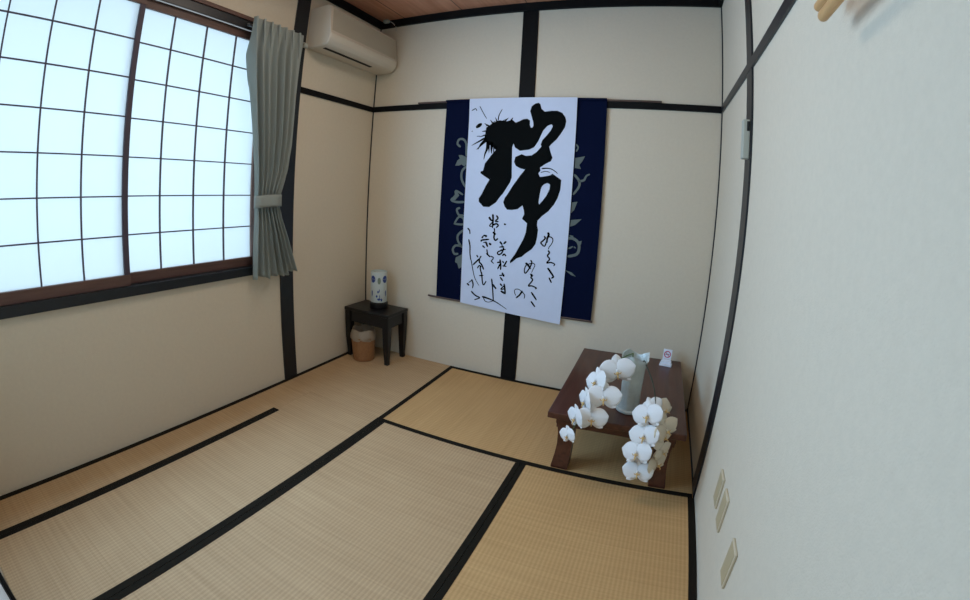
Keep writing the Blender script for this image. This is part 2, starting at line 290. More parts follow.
BRUSH = [([(0.9348,1.5755),(0.8876,1.549),(0.8446,1.5257)],0.0142,0.0026),([(0.9421,1.5691),(0.9095,1.5362),(0.891,1.5002)],0.0159,0.0034),([(0.9573,1.5498),(0.9534,1.5044),(0.9418,1.4719),(0.9359,1.4363)],0.023,0.0026),([(0.9852,1.5437),(0.9844,1.505),(0.9863,1.4761)],0.023,0.0043),([(0.943,1.5561),(0.9069,1.5232),(0.8804,1.5)],0.0124,0.0026),([(1.0184,1.6926),(1.0225,1.7232),(1.0424,1.7614)],0.0079,0.0039),([(0.8882,1.7825),(0.9091,1.7462),(0.9379,1.7023)],0.0055,0.0039),([(0.8338,1.757),(0.858,1.7685),(0.8661,1.755)],0.0063,0.0047),([(1.0441,1.6828),(1.0747,1.6989)],0.0079,0.0024),([(0.977,1.6667),(0.9963,1.6862)],0.0079,0.0024),([(0.8402,1.6179),(0.8435,1.6212)],0.0055,0.0039),([(0.878,1.5863),(0.899,1.5877)],0.0047,0.0039),([(0.9365,1.6525),(0.9432,1.6564)],0.0063,0.0039),([(0.9572,1.6537),(0.9248,1.6702)],0.0126,0.0031),([(0.9837,1.67),(0.9649,1.6929)],0.011,0.0031),([(1.0102,1.6829),(0.9982,1.709)],0.0102,0.0024),([(1.0643,1.6828),(1.0863,1.7067)],0.011,0.0024),([(1.1041,1.6893),(1.1163,1.7066)],0.0126,0.0031),([(0.9421,1.6211),(0.9109,1.6178)],0.011,0.0024),([(0.9369,1.595),(0.8959,1.5818)],0.011,0.0024),([(1.0002,1.5246),(1.0012,1.4572)],0.0126,0.0024),([(0.9648,1.5401),(0.9689,1.4789)],0.0157,0.0024),([(1.0138,1.5248),(1.0225,1.4961)],0.0126,0.0039),([(1.323,1.3936),(1.3606,1.3972),(1.3923,1.3897),(1.4216,1.3688)],0.0079,0.0039),([(1.3182,1.37),(1.3492,1.3777),(1.3747,1.3724)],0.0047,0.0031),([(1.3879,1.0053),(1.3926,0.9943),(1.385,0.9733),(1.3843,0.9477)],0.0157,0.0102),([(1.3658,0.9829),(1.3719,0.972),(1.3562,0.9526),(1.3464,0.9414),(1.3704,0.9233),(1.3804,0.9473),(1.3863,0.9734),(1.3987,0.9835),(1.4148,0.9786),(1.4212,0.964),(1.415,0.9431),(1.4009,0.9213),(1.3967,0.9081)],0.0102,0.0047),([(1.3975,0.8979),(1.4048,0.8859),(1.3947,0.8668),(1.4094,0.8479),(1.3929,0.8229),(1.4189,0.8283),(1.4433,0.8207),(1.4389,0.8099)],0.011,0.0071),([(1.4036,0.7904),(1.4241,0.7668),(1.442,0.743),(1.4323,0.733)],0.0134,0.0094),([(1.4164,0.7321),(1.432,0.7052)],0.0094,0.0094),([(1.2615,0.8055),(1.2744,0.7965),(1.2922,0.7762)],0.0149,0.011),([(1.291,0.8271),(1.298,0.8135),(1.2866,0.7795),(1.2635,0.7438),(1.2545,0.7546),(1.2567,0.7786),(1.2663,0.7955),(1.2977,0.8096),(1.314,0.8088),(1.319,0.7963),(1.3088,0.7716),(1.3022,0.7524)],0.0094,0.0039),([(1.2978,0.74),(1.3092,0.7322)],0.0149,0.0118),([(1.3006,0.739),(1.3082,0.732),(1.2993,0.7204),(1.3124,0.7061),(1.2874,0.6656),(1.3089,0.6685),(1.3395,0.6591),(1.3346,0.6532)],0.0094,0.0079),([(1.3113,0.626),(1.3458,0.5839)],0.0118,0.0102),([(1.3145,0.5671),(1.3398,0.5381)],0.011,0.0087),([(1.2493,0.6256),(1.2348,0.5992),(1.214,0.5788)],0.0118,0.0094),([(1.2495,0.623),(1.2237,0.6357),(1.2018,0.63),(1.2005,0.6108),(1.2102,0.593)],0.0047,0.0047),([(1.2495,0.623),(1.2676,0.6038),(1.2665,0.582)],0.0063,0.0047),([(1.0821,0.9206),(1.0956,0.9074)],0.0142,0.0102),([(1.1194,0.9256),(1.1064,0.9124)],0.0134,0.0094),([(1.08,0.8886),(1.1077,0.8941)],0.0079,0.0079),([(1.096,0.9008),(1.0997,0.888)],0.0094,0.0094),([(1.0896,0.8711),(1.1199,0.8782)],0.0079,0.0079),([(1.1082,0.8862),(1.0991,0.8562),(1.0804,0.8408),(1.0687,0.8475),(1.0736,0.8587),(1.0954,0.869)],0.0102,0.0079),([(1.1045,0.8381),(1.1137,0.8471),(1.1255,0.8378)],0.011,0.0094),([(1.0726,0.7891),(1.0949,0.7944)],0.011,0.0094),([(1.0884,0.807),(1.0942,0.7835),(1.0967,0.7462)],0.0118,0.0094),([(1.0914,0.7832),(1.0767,0.7491)],0.011,0.0094),([(1.1072,0.7998),(1.1133,0.7925)],0.0094,0.0079),([(1.1335,0.8041),(1.1162,0.7701)],0.0102,0.0094),([(1.1105,0.7721),(1.133,0.7707)],0.0079,0.0063),([(1.0922,0.7078),(1.124,0.7145)],0.0079,0.0079),([(1.1098,0.7246),(1.1219,0.705)],0.0134,0.0094),([(1.0988,0.695),(1.1153,0.6771)],0.0102,0.0087),([(1.1016,0.6529),(1.1119,0.6439)],0.0118,0.0094),([(1.1267,0.6442),(1.1068,0.6196),(1.1302,0.6256)],0.0079,0.0079),([(1.127,0.6552),(1.1336,0.6261),(1.138,0.5954)],0.011,0.011),([(1.1105,0.6064),(1.1369,0.5952)],0.0142,0.0126),([(0.9988,1.0688),(1.0082,1.0563),(1.0214,1.0495)],0.0149,0.0102),([(1.0217,1.0878),(1.0251,1.0577),(1.0242,1.0075)],0.0142,0.0102),([(1.0193,1.0387),(1.0037,1.0163),(1.0181,1.0135)],0.0079,0.0063),([(1.0474,1.0832),(1.0569,1.0681),(1.0413,1.0485),(1.061,1.0475)],0.0118,0.0079),([(1.0288,1.0237),(1.0479,1.0332),(1.0626,1.0239),(1.0495,1.0097)],0.0118,0.0087),([(1.0358,1.0032),(1.0393,0.993)],0.0087,0.0079),([(1.0393,0.993),(1.0389,0.9771)],0.0079,0.0079),([(1.0319,0.9765),(1.0466,0.9673)],0.0149,0.0118),([(1.041,0.9667),(1.038,0.948),(1.0433,0.9326),(1.0519,0.9295),(1.0639,0.9399)],0.011,0.0102),([(0.9571,0.9362),(0.965,0.9477)],0.011,0.0079),([(0.9677,0.9519),(0.9879,0.9512),(0.9812,0.9439)],0.011,0.0079),([(0.9512,0.9142),(0.9609,0.9218),(1.0036,0.9301)],0.0118,0.0094),([(0.9853,0.9109),(0.9979,0.8841)],0.0134,0.011),([(0.9691,0.9066),(0.9853,0.9109)],0.0063,0.0063),([(0.9646,0.8846),(0.9783,0.8753)],0.011,0.0094),([(1.011,0.9041),(1.0199,0.8979)],0.0149,0.0118),([(0.9949,0.8636),(1.0007,0.8401),(1.0042,0.8297)],0.0087,0.0087),([(0.995,0.8381),(1.0072,0.8287),(1.0192,0.8206)],0.011,0.0094),([(1.0247,0.8239),(1.0422,0.8178),(1.0374,0.8038),(1.028,0.7946)],0.0079,0.0063),([(1.0295,0.7935),(1.0476,0.7794)],0.0094,0.0047),([(1.1023,1.0357),(1.1107,1.0338)],0.0118,0.0094),([(0.8537,0.9873),(0.8664,0.9749),(0.8707,0.9536)],0.0102,0.0071),([(0.8641,0.915),(0.8754,0.8753),(0.8782,0.8264),(0.8867,0.7834)],0.0102,0.0071),([(0.8897,0.7838),(0.9053,0.7195),(0.9232,0.6663),(0.9556,0.6205)],0.0071,0.0031),([(0.9277,0.8183),(0.9357,0.8084)],0.0102,0.0079),([(0.9572,0.8163),(0.948,0.7989)],0.0094,0.0079),([(0.9062,0.7555),(0.9229,0.774),(0.9458,0.7959),(0.9478,0.777),(0.9648,0.7627),(0.9797,0.7344)],0.0102,0.0102),([(0.9369,0.7373),(0.9491,0.7553),(0.9627,0.7487)],0.0087,0.0071),([(0.9567,0.7521),(0.9581,0.7289),(0.9702,0.6975)],0.0094,0.0087),([(0.9534,0.6886),(0.979,0.6931)],0.0079,0.0079),([(0.9679,0.7109),(0.9777,0.6459),(0.9874,0.6322),(1.0016,0.6575)],0.0094,0.0079),([(0.8702,0.6236),(0.8822,0.6146)],0.0118,0.0102),([(0.8801,0.6323),(0.9031,0.6523)],0.0063,0.0063),([(0.9017,0.6549),(0.9118,0.6255),(0.909,0.5998)],0.0102,0.0071),([(0.9029,0.5748),(0.9327,0.5524),(0.9631,0.5429),(0.9517,0.534),(0.9283,0.5233)],0.011,0.0063),([(1.0399,0.6764),(1.0488,0.628),(1.0606,0.5352)],0.011,0.0079),([(1.0477,0.6444),(1.0724,0.6192)],0.0126,0.0118),([(0.9834,0.5516),(1.019,0.5468),(1.0635,0.5356),(1.108,0.5172),(1.1555,0.4927)],0.0126,0.0031),([(0.9896,0.5469),(1.0026,0.5263),(1.0265,0.5215),(1.0606,0.5352)],0.0055,0.0039)]
VINE = [([(0.7561,1.519),(0.7358,1.5376),(0.745,1.5657),(0.7765,1.5673),(0.8,1.5364),(0.8054,1.4593)],0.0144,0.0144),([(0.8184,1.3944),(0.7828,1.3588),(0.7822,1.305),(0.811,1.2564)],0.0151,0.0151),([(0.8097,1.1556),(0.755,1.1523),(0.7152,1.1648),(0.7469,1.1914),(0.7446,1.2259),(0.7956,1.2039)],0.0157,0.0131),([(0.7796,1.1143),(0.7604,1.1032),(0.7769,1.0698),(0.81,1.0673)],0.0144,0.0144),([(0.7475,1.0081),(0.7779,1.055),(0.8113,1.0477),(0.8136,1.0106),(0.7475,1.0081)],0.0131,0.0131),([(0.816,0.9714),(0.7796,0.9364),(0.7819,0.8969),(0.8116,0.8601)],0.0151,0.0151),([(0.8113,0.8651),(0.767,0.8654),(0.7461,0.8381),(0.7588,0.8093),(0.7844,0.8122)],0.0151,0.0151),([(1.5248,1.5497),(1.5365,1.5325),(1.5271,1.5095)],0.0098,0.0098),([(1.5249,1.3667),(1.5557,1.3301),(1.5544,1.2952),(1.5253,1.2513)],0.0151,0.0131),([(1.5578,1.3303),(1.5836,1.3389),(1.5961,1.364),(1.6144,1.3755)],0.0151,0.0092),([(1.5084,0.9843),(1.5391,0.9872),(1.5713,0.9702),(1.5844,0.9362),(1.5726,0.8946),(1.5225,0.8762)],0.017,0.017),([(1.5235,0.9251),(1.5432,0.9372)],0.0118,0.0079),([(1.5536,0.9362),(1.5623,0.931)],0.0098,0.0066)]
VINE_LEAF = [[(0.7289,1.392),(0.7437,1.4273),(0.7601,1.4392),(0.7498,1.4623),(0.7755,1.4627),(0.8191,1.4442),(0.8218,1.4059),(0.7933,1.3898),(0.7756,1.4009),(0.7548,1.3927)],[(0.7097,1.1643),(0.7419,1.2031),(0.749,1.2266),(0.7724,1.1971),(0.7444,1.1647)],[(0.7713,0.7855),(0.8217,0.8164),(0.8264,0.7317),(0.7975,0.7129),(0.7845,0.7467),(0.7673,0.7547)],[(1.5223,1.4684),(1.5819,1.4818),(1.5661,1.4495),(1.5497,1.4277),(1.5618,1.4038),(1.5223,1.4087)],[(1.518,1.2008),(1.5532,1.2085),(1.5364,1.1573),(1.5175,1.1358)],[(1.5204,1.096),(1.5861,1.1065),(1.5481,1.0683),(1.5183,1.0556)],[(1.5713,0.9702),(1.5963,0.9776),(1.5933,0.9522)],[(1.517,1.0052),(1.543,1.0026),(1.5426,0.9825)],[(1.509,0.7907),(1.5516,0.7801),(1.5796,0.7577),(1.5479,0.7643)]]
P_OUT, P_WIN, P_CEIL, EXPO = 95.0, 39.0, 9.5, 0.0
M['tatami_y2'] = tatami('rush_weave_golden_sheen', (0.43, 0.25, 0.10), (0.66, 0.41, 0.185), 1)  # golden copy of the lengthwise weave: differing window sheen put into colour
CAM_RX, CAM_RY, CAM_RZ = 1.473119, -0.061362, 0.375022
KPOLY = (-0.061939701743108276, -0.0002415552090105046, 3.753065800514783e-05, -7.565970447323356e-07)

# ================================================================== the room
T = 0.10
struct('floor', MB().box((-T, YF - T, -0.09), (W + T, T, -0.032)), M['subfloor'])
struct('ceiling', MB().box((-T, YF - T, CH), (W + T, T, CH + 0.06)), M['ceiling'])
struct('wall_back', MB().box((-T, 0, -0.032), (W + T, T, CH)), M['wall'])
struct('wall_right', MB().box((W, YF - T, -0.032), (W + T, 0, CH)), M['wall'])
WY0, WY1, WZ0, WZ1 = -2.625, -0.985, 0.735, 2.10        # opening of the window
struct('wall_left', MB().box((-T, WY1, -0.032), (0, 0, CH)).box((-T, YF - T, -0.032), (0, WY0, CH))
       .box((-T, WY0, -0.032), (0, WY1, WZ0)).box((-T, WY0, WZ1), (0, WY1, CH)), M['wall'])
struct('wall_front', MB().box((0, YF - T, -0.032), (0.62, YF, CH)).box((2.36, YF - T, -0.032), (W, YF, CH))
       .box((0.62, YF - T, 1.86), (2.36, YF, CH)), M['wall'])
door = struct('door_1', MB().box((0.60, YF - 0.06, -0.03), (0.63, YF + 0.006, 1.88)).box((2.345, YF - 0.06, -0.03), (2.375, YF + 0.006, 1.88))
              .box((0.63, YF - 0.06, 1.845), (2.345, YF + 0.006, 1.88)), M['trim'])
for x0, x1, y in ((0.632, 1.50, YF - 0.03), (1.47, 2.343, YF - 0.056)):
    p = MB().box((x0, y, -0.03), (x1, y + 0.02, 1.843)).build('sliding_panel', M['fusuma'], door)
    f = MB()
    for a, b in (((x0, y - 0.002, -0.03), (x0 + 0.02, y + 0.023, 1.843)), ((x1 - 0.02, y - 0.002, -0.03), (x1, y + 0.023, 1.843)),
                 ((x0, y - 0.002, -0.03), (x1, y + 0.023, -0.008)), ((x0, y - 0.002, 1.822), (x1, y + 0.023, 1.843))): f.box(a, b)
    f.build('panel_frame', M['trim'], p)

pr = 0.008
# 1 posts, 2 rails, 3 ceiling mouldings, corner strips
struct('trim_1', MB().box((-0.002, -0.848, 0), (pr, -0.745, CH), 0.001), M['trim'])                  # post, left wall
struct('trim_2', MB().box((1.137, -pr, 0), (1.241, 0.002, CH), 0.001), M['trim_dull'])                    # post, back wall
struct('trim_3', MB().box((W - pr, -0.880, 0), (W + 0.002, -0.778, CH), 0.001), M['trim'])           # post, right wall
struct('trim_4', MB().box((0, -pr - .003, 1.781), (W, 0.002, 1.820), 0.001), M['trim_dull'])              # rail, back wall
struct('trim_5', MB().box((-0.002, -0.745, 1.780), (pr + .002, 0, 1.817), 0.001), M['trim_dull'])         # rail, left wall
struct('trim_6', MB().box((W - pr - .002, YF, 1.781), (W + 0.002, 0, 1.822), 0.001), M['trim'])      # rail, right wall
struct('trim_7', MB().box((0, -0.022, 2.432), (W, 0.002, CH), 0.002).box((-0.002, YF, 2.432), (0.022, -0.02, CH), 0.002)
       .box((W - 0.022, YF, 2.432), (W + 0.002, -0.02, CH), 0.002), M['trim_dull'])
struct('trim_8', MB().box((0, -0.006, 0), (0.007, 0.001, 2.432)), M['joint'])
struct('trim_9', MB().box((W - 0.007, -0.006, 0), (W, 0.001, 2.432)), M['joint'])
struct('baseboard_left', MB().box((-0.001, YF, -0.03), (0.0265, -0.0, 0.003)), M['border'])
struct('baseboard_right', MB().box((W - 0.008, -0.88, -0.03), (W + 0.001, 0, 0.002)), M['trim'])

# ------------------------------------------------------------------ tatami
def tatami_mat(label, poly, material, borders):
    xs = [p[0] for p in poly]; ys = [p[1] for p in poly]
    o = thing('tatami_mat', label, 'tatami mat', ((min(xs) + max(xs)) / 2, (min(ys) + max(ys)) / 2, -0.03), 'tatami mats covering the floor')
    at(o, MB().prism(poly, 2, -0.03, 0.0), 'woven_surface', material)
    for (x0, y0, x1, y1) in borders:
        at(o, MB().box((x0, y0, -0.028), (x1, y1, 0.0012), 0.0006), 'cloth_border', M['border'])
    return o
g = 0.0008
S0 = 0.027
tatami_mat('tatami mat in the far left corner under the black side table',
           [(S0, -0.002), (0.786 - g, -0.002), (0.786 - g, -0.866 + g), (0.247, -0.866 + g), (0.247, -1.136 + g), (S0, -1.136 + g)], M['tatami_y'],
           [(0.757, -0.866, 0.786 - g, -0.002)])
tatami_mat('narrow strip of tatami along the wall beneath the window',
           [(S0, -1.136 - g), (0.247 - g, -1.136 - g), (0.247 - g, YF + .002), (S0, YF + .002)], M['tatami_y'],
           [(0.223, YF + .002, 0.247 - g, -1.136)])
tatami_mat('tatami mat in the left foreground between the two long black bands',
           [(0.247 + g, -0.866 - g), (0.786 - g, -0.866 - g), (0.786 - g, YF + .002), (0.247 + g, YF + .002)], M['tatami_y'],
           [(0.247 + g, YF + .002, 0.271, -1.136), (0.755, YF + .002, 0.786 - g, -0.866)])
tatami_mat('crosswise tatami mat at the back under the low wooden table',
           [(0.786 + g, -0.002), (W - .008, -0.002), (W - .008, -0.890 + g), (0.786 + g, -0.890 + g)], M['tatami_x'],
           [(0.786 + g, -0.033, W - .01, -0.002), (0.786 + g, -0.890 + g, W - .01, -0.861)])
tatami_mat('pale tatami mat in the middle foreground',
           [(0.786 + g, -0.890 - g), (1.576 - g, -0.890 - g), (1.576 - g, YF + .002), (0.786 + g, YF + .002)], M['tatami_y'],
           [(0.786 + g, YF + .002, 0.817, -0.890 - g), (1.550, YF + .002, 1.576 - g, -0.890 - g)])
tatami_mat('golden tatami mat in the right foreground beside the white wall',
           [(1.576 + g, -0.890 - g), (W - .002, -0.890 - g), (W - .002, YF + .002), (1.576 + g, YF + .002)], M['tatami_y2'],
           [(1.576 + g, YF + .002, 1.602, -0.890 - g), (2.345, YF + .002, W - .002, -0.890 - g)])

# ------------------------------------------------------------------ window
win = struct('window_1', MB().box((-0.09, WY0, 0.757), (0.006, WY0 + 0.05, 2.10)).box((-0.09, -1.030, 0.757), (0.006, WY1, 2.10))
             .box((-0.09, WY0, 2.098), (0.014, WY1, 2.120), 0.002), M['sash'])
struct('window_sill', MB().box((-0.10, WY0 - 0.03, 0.714), (0.022, WY1 + 0.005, 0.760), 0.002), M['trim'], win)
struct('track', MB().box((-0.09, WY0 + 0.05, 2.082), (0.004, -1.03, 2.098)).box((-0.006, WY0 + .05, 2.052), (0.004, -1.03, 2.082))
       .box((-0.09, WY0 + .05, 2.070), (-0.006, -1.03, 2.082)), M['trim'], win)
def sash(y0, y1, x, cols, pitch, stile_l, stile_r):
    zb, zt = 0.8085, 2.008
    f = MB().box((x - 0.014, y0, 0.760), (x + 0.014, y1, zb), 0.0015).box((x - 0.014, y0, zt), (x + 0.014, y1, 2.055), 0.0015)
    f.box((x - 0.013, y0, zb), (x + 0.013, y0 + stile_l, zt), 0.0015)
    o = f.build('sliding_sash', M['sash'], win)
    MB().box((x - 0.013, y1 - stile_r, zb), (x + 0.013, y1, zt), 0.0015).build('stile', M['lattice'] if stile_r > .02 else M['sash'], o)  # meeting stile takes the glare-tinted colour instead of the sash brown
    MB().box((x - 0.004, y0 + 0.01, 0.79), (x - 0.001, y1 - 0.01, 2.02)).build('pane', M['pane'], o)
    l = MB()
    for y in cols: l.box((x - 0.001, y - 0.0032, zb), (x + 0.009, y + 0.0032, zt))
    for k in range(1, 7): l.box((x - 0.001, y0 + .01, zb + k * 0.1725 - 0.0028), (x + 0.007, y1 - .01, zb + k * 0.1725 + 0.0028))
    l.build('lattice', M['lattice'], o)
sash(-2.574, -1.765, -0.010, [-2.353, -2.166, -1.979], 0.187, 0.034, 0.026)
sash(-1.79, -1.026, -0.042, [-1.588, -1.403, -1.218], 0.186, 0.026, 0.006)

# curtain rail and curtain
cr = thing('curtain_rail', 'grey curtain rail end sticking out beside the air conditioner', 'curtain rail', (0.06, -1.0, 2.07))
at(cr, MB().tube([(0.030, -1.2, 2.066), (0.030, -0.79, 2.066)], 0.009, 12), 'rail', M['rail_metal'], smooth=True)
at(cr, MB().tube([(0.034, -0.79, 2.066), (0.034, -0.762, 2.066)], 0.017, 14), 'end_cap', M['grey_box'], smooth=True)
at(cr, MB().box((0.001, -0.826, 2.052), (0.038, -0.812, 2.080), 0.002), 'bracket', M['grey_box'])

def interp(tab, z):
    tab = sorted(tab)
    if z <= tab[0][0]: return tab[0][1:]
    for a, b in zip(tab, tab[1:]):
        if z <= b[0]:
            t = (z - a[0]) / (b[0] - a[0]); t = t * t * (3 - 2 * t) if False else t
            return tuple(p + (q - p) * t for p, q in zip(a[1:], b[1:]))
    return tab[-1][1:]
CUR = [  # z, left edge, right edge, fold depth, mid x
    (2.110, -1.196, -0.828, 0.014, 0.070), (2.03, -1.196, -0.826, 0.018, 0.072), (1.90, -1.192, -0.828, 0.028, 0.075), (1.75, -1.168, -0.828, 0.032, 0.076),
    (1.60, -1.142, -0.828, 0.032, 0.076), (1.45, -1.116, -0.834, 0.030, 0.074), (1.30, -1.093, -0.860, 0.027, 0.070), (1.20, -1.078, -0.896, 0.022, 0.064),
    (1.155, -1.072, -0.908, 0.015, 0.060), (1.09, -1.070, -0.910, 0.015, 0.060), (1.03, -1.074, -0.899, 0.022, 0.064), (0.90, -1.088, -0.852, 0.028, 0.070),
    (0.70, -1.104, -0.785, 0.032, 0.074)]
cur = thing('curtain', 'grey-green curtain tied back at the right side of the bright window', 'curtain', (0.08, -1.0, 0.70))
NP = 7
def curtain_pt(u, v):
    zt = 2.108; zb = 0.700 + 0.018 * abs(math.sin(u * 9.0)) - 0.012 * math.sin(u * PI)
    z = zb + (zt - zb) * v
    yl, yr, amp, xm = interp(CUR, z)
    ph = u * NP * 2 * PI + 0.5 * math.sin(u * 7 + z * 2.0) + 0.25 * math.sin(z * 5 + u * 3)
    s = math.sin(ph); s = math.copysign(abs(s) ** 0.6, s)
    head = max(0.0, min(1.0, (z - 1.98) / 0.10))
    a = 1.2 * amp * (1 - 0.5 * head) * (0.75 + 0.25 * math.sin(u * 11 + 1))
    wrap = 0.03 * max(0.0, 1 - u / 0.06) ** 1.5 * min(1, max(0, (2.0 - z) / 0.1))                        # left hem curls back towards the wall
    return (xm + a * s - wrap, yl + (yr - yl) * u + 0.006 * math.cos(ph), z)
b = MB().grid(curtain_pt, 200, 70); at(cur, b, 'drape', M['cloth'], smooth=True, solid=0.0022)
pl = MB()
for k in range(NP):                                                    # pinch pleats along the heading
    u = (k + 0.25) / NP
    y = -1.196 + 0.368 * u
    pl.tube([(0.084, y, 2.106), (0.092, y - 0.002, 2.06), (0.096, y + 0.003, 2.0), (0.092, y + 0.006, 1.955)], 0.007, 8, 0.003)
at(cur, pl, 'pinch_pleats', M['cloth'], smooth=True)
tb = MB()
yc, ry_, rx_ = -0.990, 0.093, 0.040
def tie(u, v):
    a = 2 * PI * u
    return (0.064 + (rx_ + 0.004 * math.sin(4 * a)) * math.cos(a), yc + (ry_ + 0.0) * math.sin(a), 1.090 + 0.066 * v + 0.006 * math.cos(a) + 0.004 * math.sin(a))
at(cur, tb.grid(tie, 48, 4), 'tieback', M['cloth'], smooth=True, solid=0.003)

# ------------------------------------------------------------------ air conditioner
ac = thing('air_conditioner', 'beige wall-mounted air conditioner in the upper left corner', 'air conditioner', (0, -0.378, 2.06))
prof = [(0.002, 2.325), (0.150, 2.325), (0.172, 2.317), (0.182, 2.300), (0.192, 2.160), (0.196, 2.146), (0.205, 2.136), (0.205, 2.118), (0.195, 2.092), (0.172, 2.070), (0.140, 2.060), (0.030, 2.058), (0.002, 2.066)]
def ac_prof(): return [(x, z) for x, z in prof]
m_ = MB()
A_, B_ = -0.735, -0.028
V0 = [m_.bm.verts.new((x, A_, z)) for x, z in prof]; V1 = [m_.bm.verts.new((x, B_, z)) for x, z in prof]
m_.bm.faces.new(V0); m_.bm.faces.new(V1[::-1])
for k in range(len(prof)): m_.bm.faces.new((V0[k], V1[k], V1[(k + 1) % len(prof)], V0[(k + 1) % len(prof)]))
bmesh.ops.bevel(m_.bm, geom=[e for e in m_.bm.edges if abs((e.verts[0].co - e.verts[1].co).y) < 1e-6], offset=0.006, segments=3, affect='EDGES')
at(ac, m_, 'casing', M['white_plastic'], smooth=True)
gm = MB()
gm.prism([(0.172, 2.302), (0.1838, 2.298), (0.1938, 2.158), (0.184, 2.158)], 1, A_ + 0.022, B_ - 0.012)
for k in range(14):
    z = 2.164 + k * 0.0095
    gm.box((0.180, A_ + 0.027, z), (0.1950 - 0.0095 * k / 13, B_ - 0.017, z + 0.004))
at(ac, gm, 'front_grille', M['grille'])
at(ac, MB().prism([(0.112, 2.066), (0.136, 2.066), (0.136, 2.0572), (0.112, 2.0566)], 1, A_ + 0.04, B_ - 0.20), 'air_outlet', M['dark'])
at(ac, MB().prism([(0.176, 2.0765), (0.194, 2.0955), (0.1970, 2.0935), (0.1785, 2.0735)], 1, A_ + 0.05, B_ - 0.10), 'louver', M['white_plastic'])
at(ac, MB().box((0.176, B_ - 0.075, 2.084), (0.186, B_ - 0.05, 2.092)).box((0.176, B_ - 0.04, 2.084), (0.186, B_ - 0.028, 2.092)), 'indicator', M['grey_box'])
cab = thing('power_cord', 'white cord end at the ceiling corner above the air conditioner', 'cord', (0.10, -0.03, 2.45))
at(cab, MB().tube([(0.075, -0.035, 2.470), (0.11, -0.034, 2.470), (0.135, -0.030, 2.452), (0.150, -0.012, 2.428), (0.152, -0.006, 2.40)], 0.0028, 8), 'cable', M['cord'], smooth=True)
at(cab, MB().box((0.055, -0.055, 2.462), (0.095, -0.023, 2.486), 0.004), 'ceiling_clip', M['grey_box'])

# ------------------------------------------------------------------ hanging scroll
bar = thing('hanging_bar', 'long thin brown wooden bar above the black rail holding the scroll', 'wooden bar', (1.2, -0.02, 1.825))
at(bar, MB().box((0.402, -0.0162, 1.8212), (2.020, -0.001, 1.8325), 0.001), 'bar', M['brown_rod'])
sc = thing('hanging_scroll', 'navy wall scroll with white paper and huge black brush calligraphy', 'wall scroll', (1.166, -0.03, 0.49))
at(sc, MB().grid(lambda u, v: (0.634 + 1.064 * u, -0.0185 - 0.001 * math.sin(v * PI * 2), 0.492 + 1.337 * v), 2, 24), 'mount', M['navy'], solid=0.003)
for pts, w1, w2 in VINE: at(sc, MB().ribbon(pts, w1, w2, -0.0203, 0.0008), 'vine_tendril', M['vine'])
for p in VINE_LEAF: at(sc, MB().flat([p], -0.0203, 0.0009), 'vine_leaf', M['vine'])
at(sc, MB().tube([(0.568, -0.017, 0.495), (0.60, -0.017, 0.494), (1.708, -0.017, 0.491)], 0.0068, 12), 'roller', M['brown_rod'], smooth=True)
at(sc, MB().box((0.634, -0.036, 1.822), (1.698, -0.0265, 1.8345), 0.002), 'top_batten', M['navy'])
TL, TR, BL, BR = (0.813, 1.835), (1.521, 1.836), (0.825, 0.488), (1.509, 0.447)
def pap(u, v):
    x = (BL[0] + (BR[0] - BL[0]) * u) * (1 - v) + (TL[0] + (TR[0] - TL[0]) * u) * v
    z = (BL[1] + (BR[1] - BL[1]) * u) * (1 - v) + (TL[1] + (TR[1] - TL[1]) * u) * v
    if z > 1.815: return (x, -0.0385, z)
    return (x, -0.0305 - max(0, (z - 1.70) / 0.115) * 0.008, z)
at(sc, MB().grid(pap, 4, 40), 'calligraphy_sheet', M['paper'], solid=0.001)
sheet = sc.children[-1] if sc.children else None
im = MB()
def ypl(z): return -0.0312 - max(0, (min(z, 1.815) - 1.70) / 0.115) * 0.008
for poly in ([INK_UPPER], [INK_LOWER, INK_HOLE], [INK_SPOT]): im.flat(poly, 0.0, 0.0008)
for pts, w1, w2 in BRUSH[:25]: im.ribbon(pts, w1, w2, 0.0, 0.0008)
groups_ = [(im, 'large_brush_character')]; k0 = 25
for cnt in (5, 6, 3, 20, 9, 11, 1, 3, 7, 4, 4):
    q = MB()
    for pts, w1, w2 in BRUSH[k0:k0 + cnt]: q.ribbon(pts, w1, w2, 0.0, 0.0008)
    groups_.append((q, 'brush_line')); k0 += cnt
for q, nm in groups_:
    for v in q.bm.verts: v.co.y += ypl(v.co.z)
    at(sc, q, nm, M['ink'])

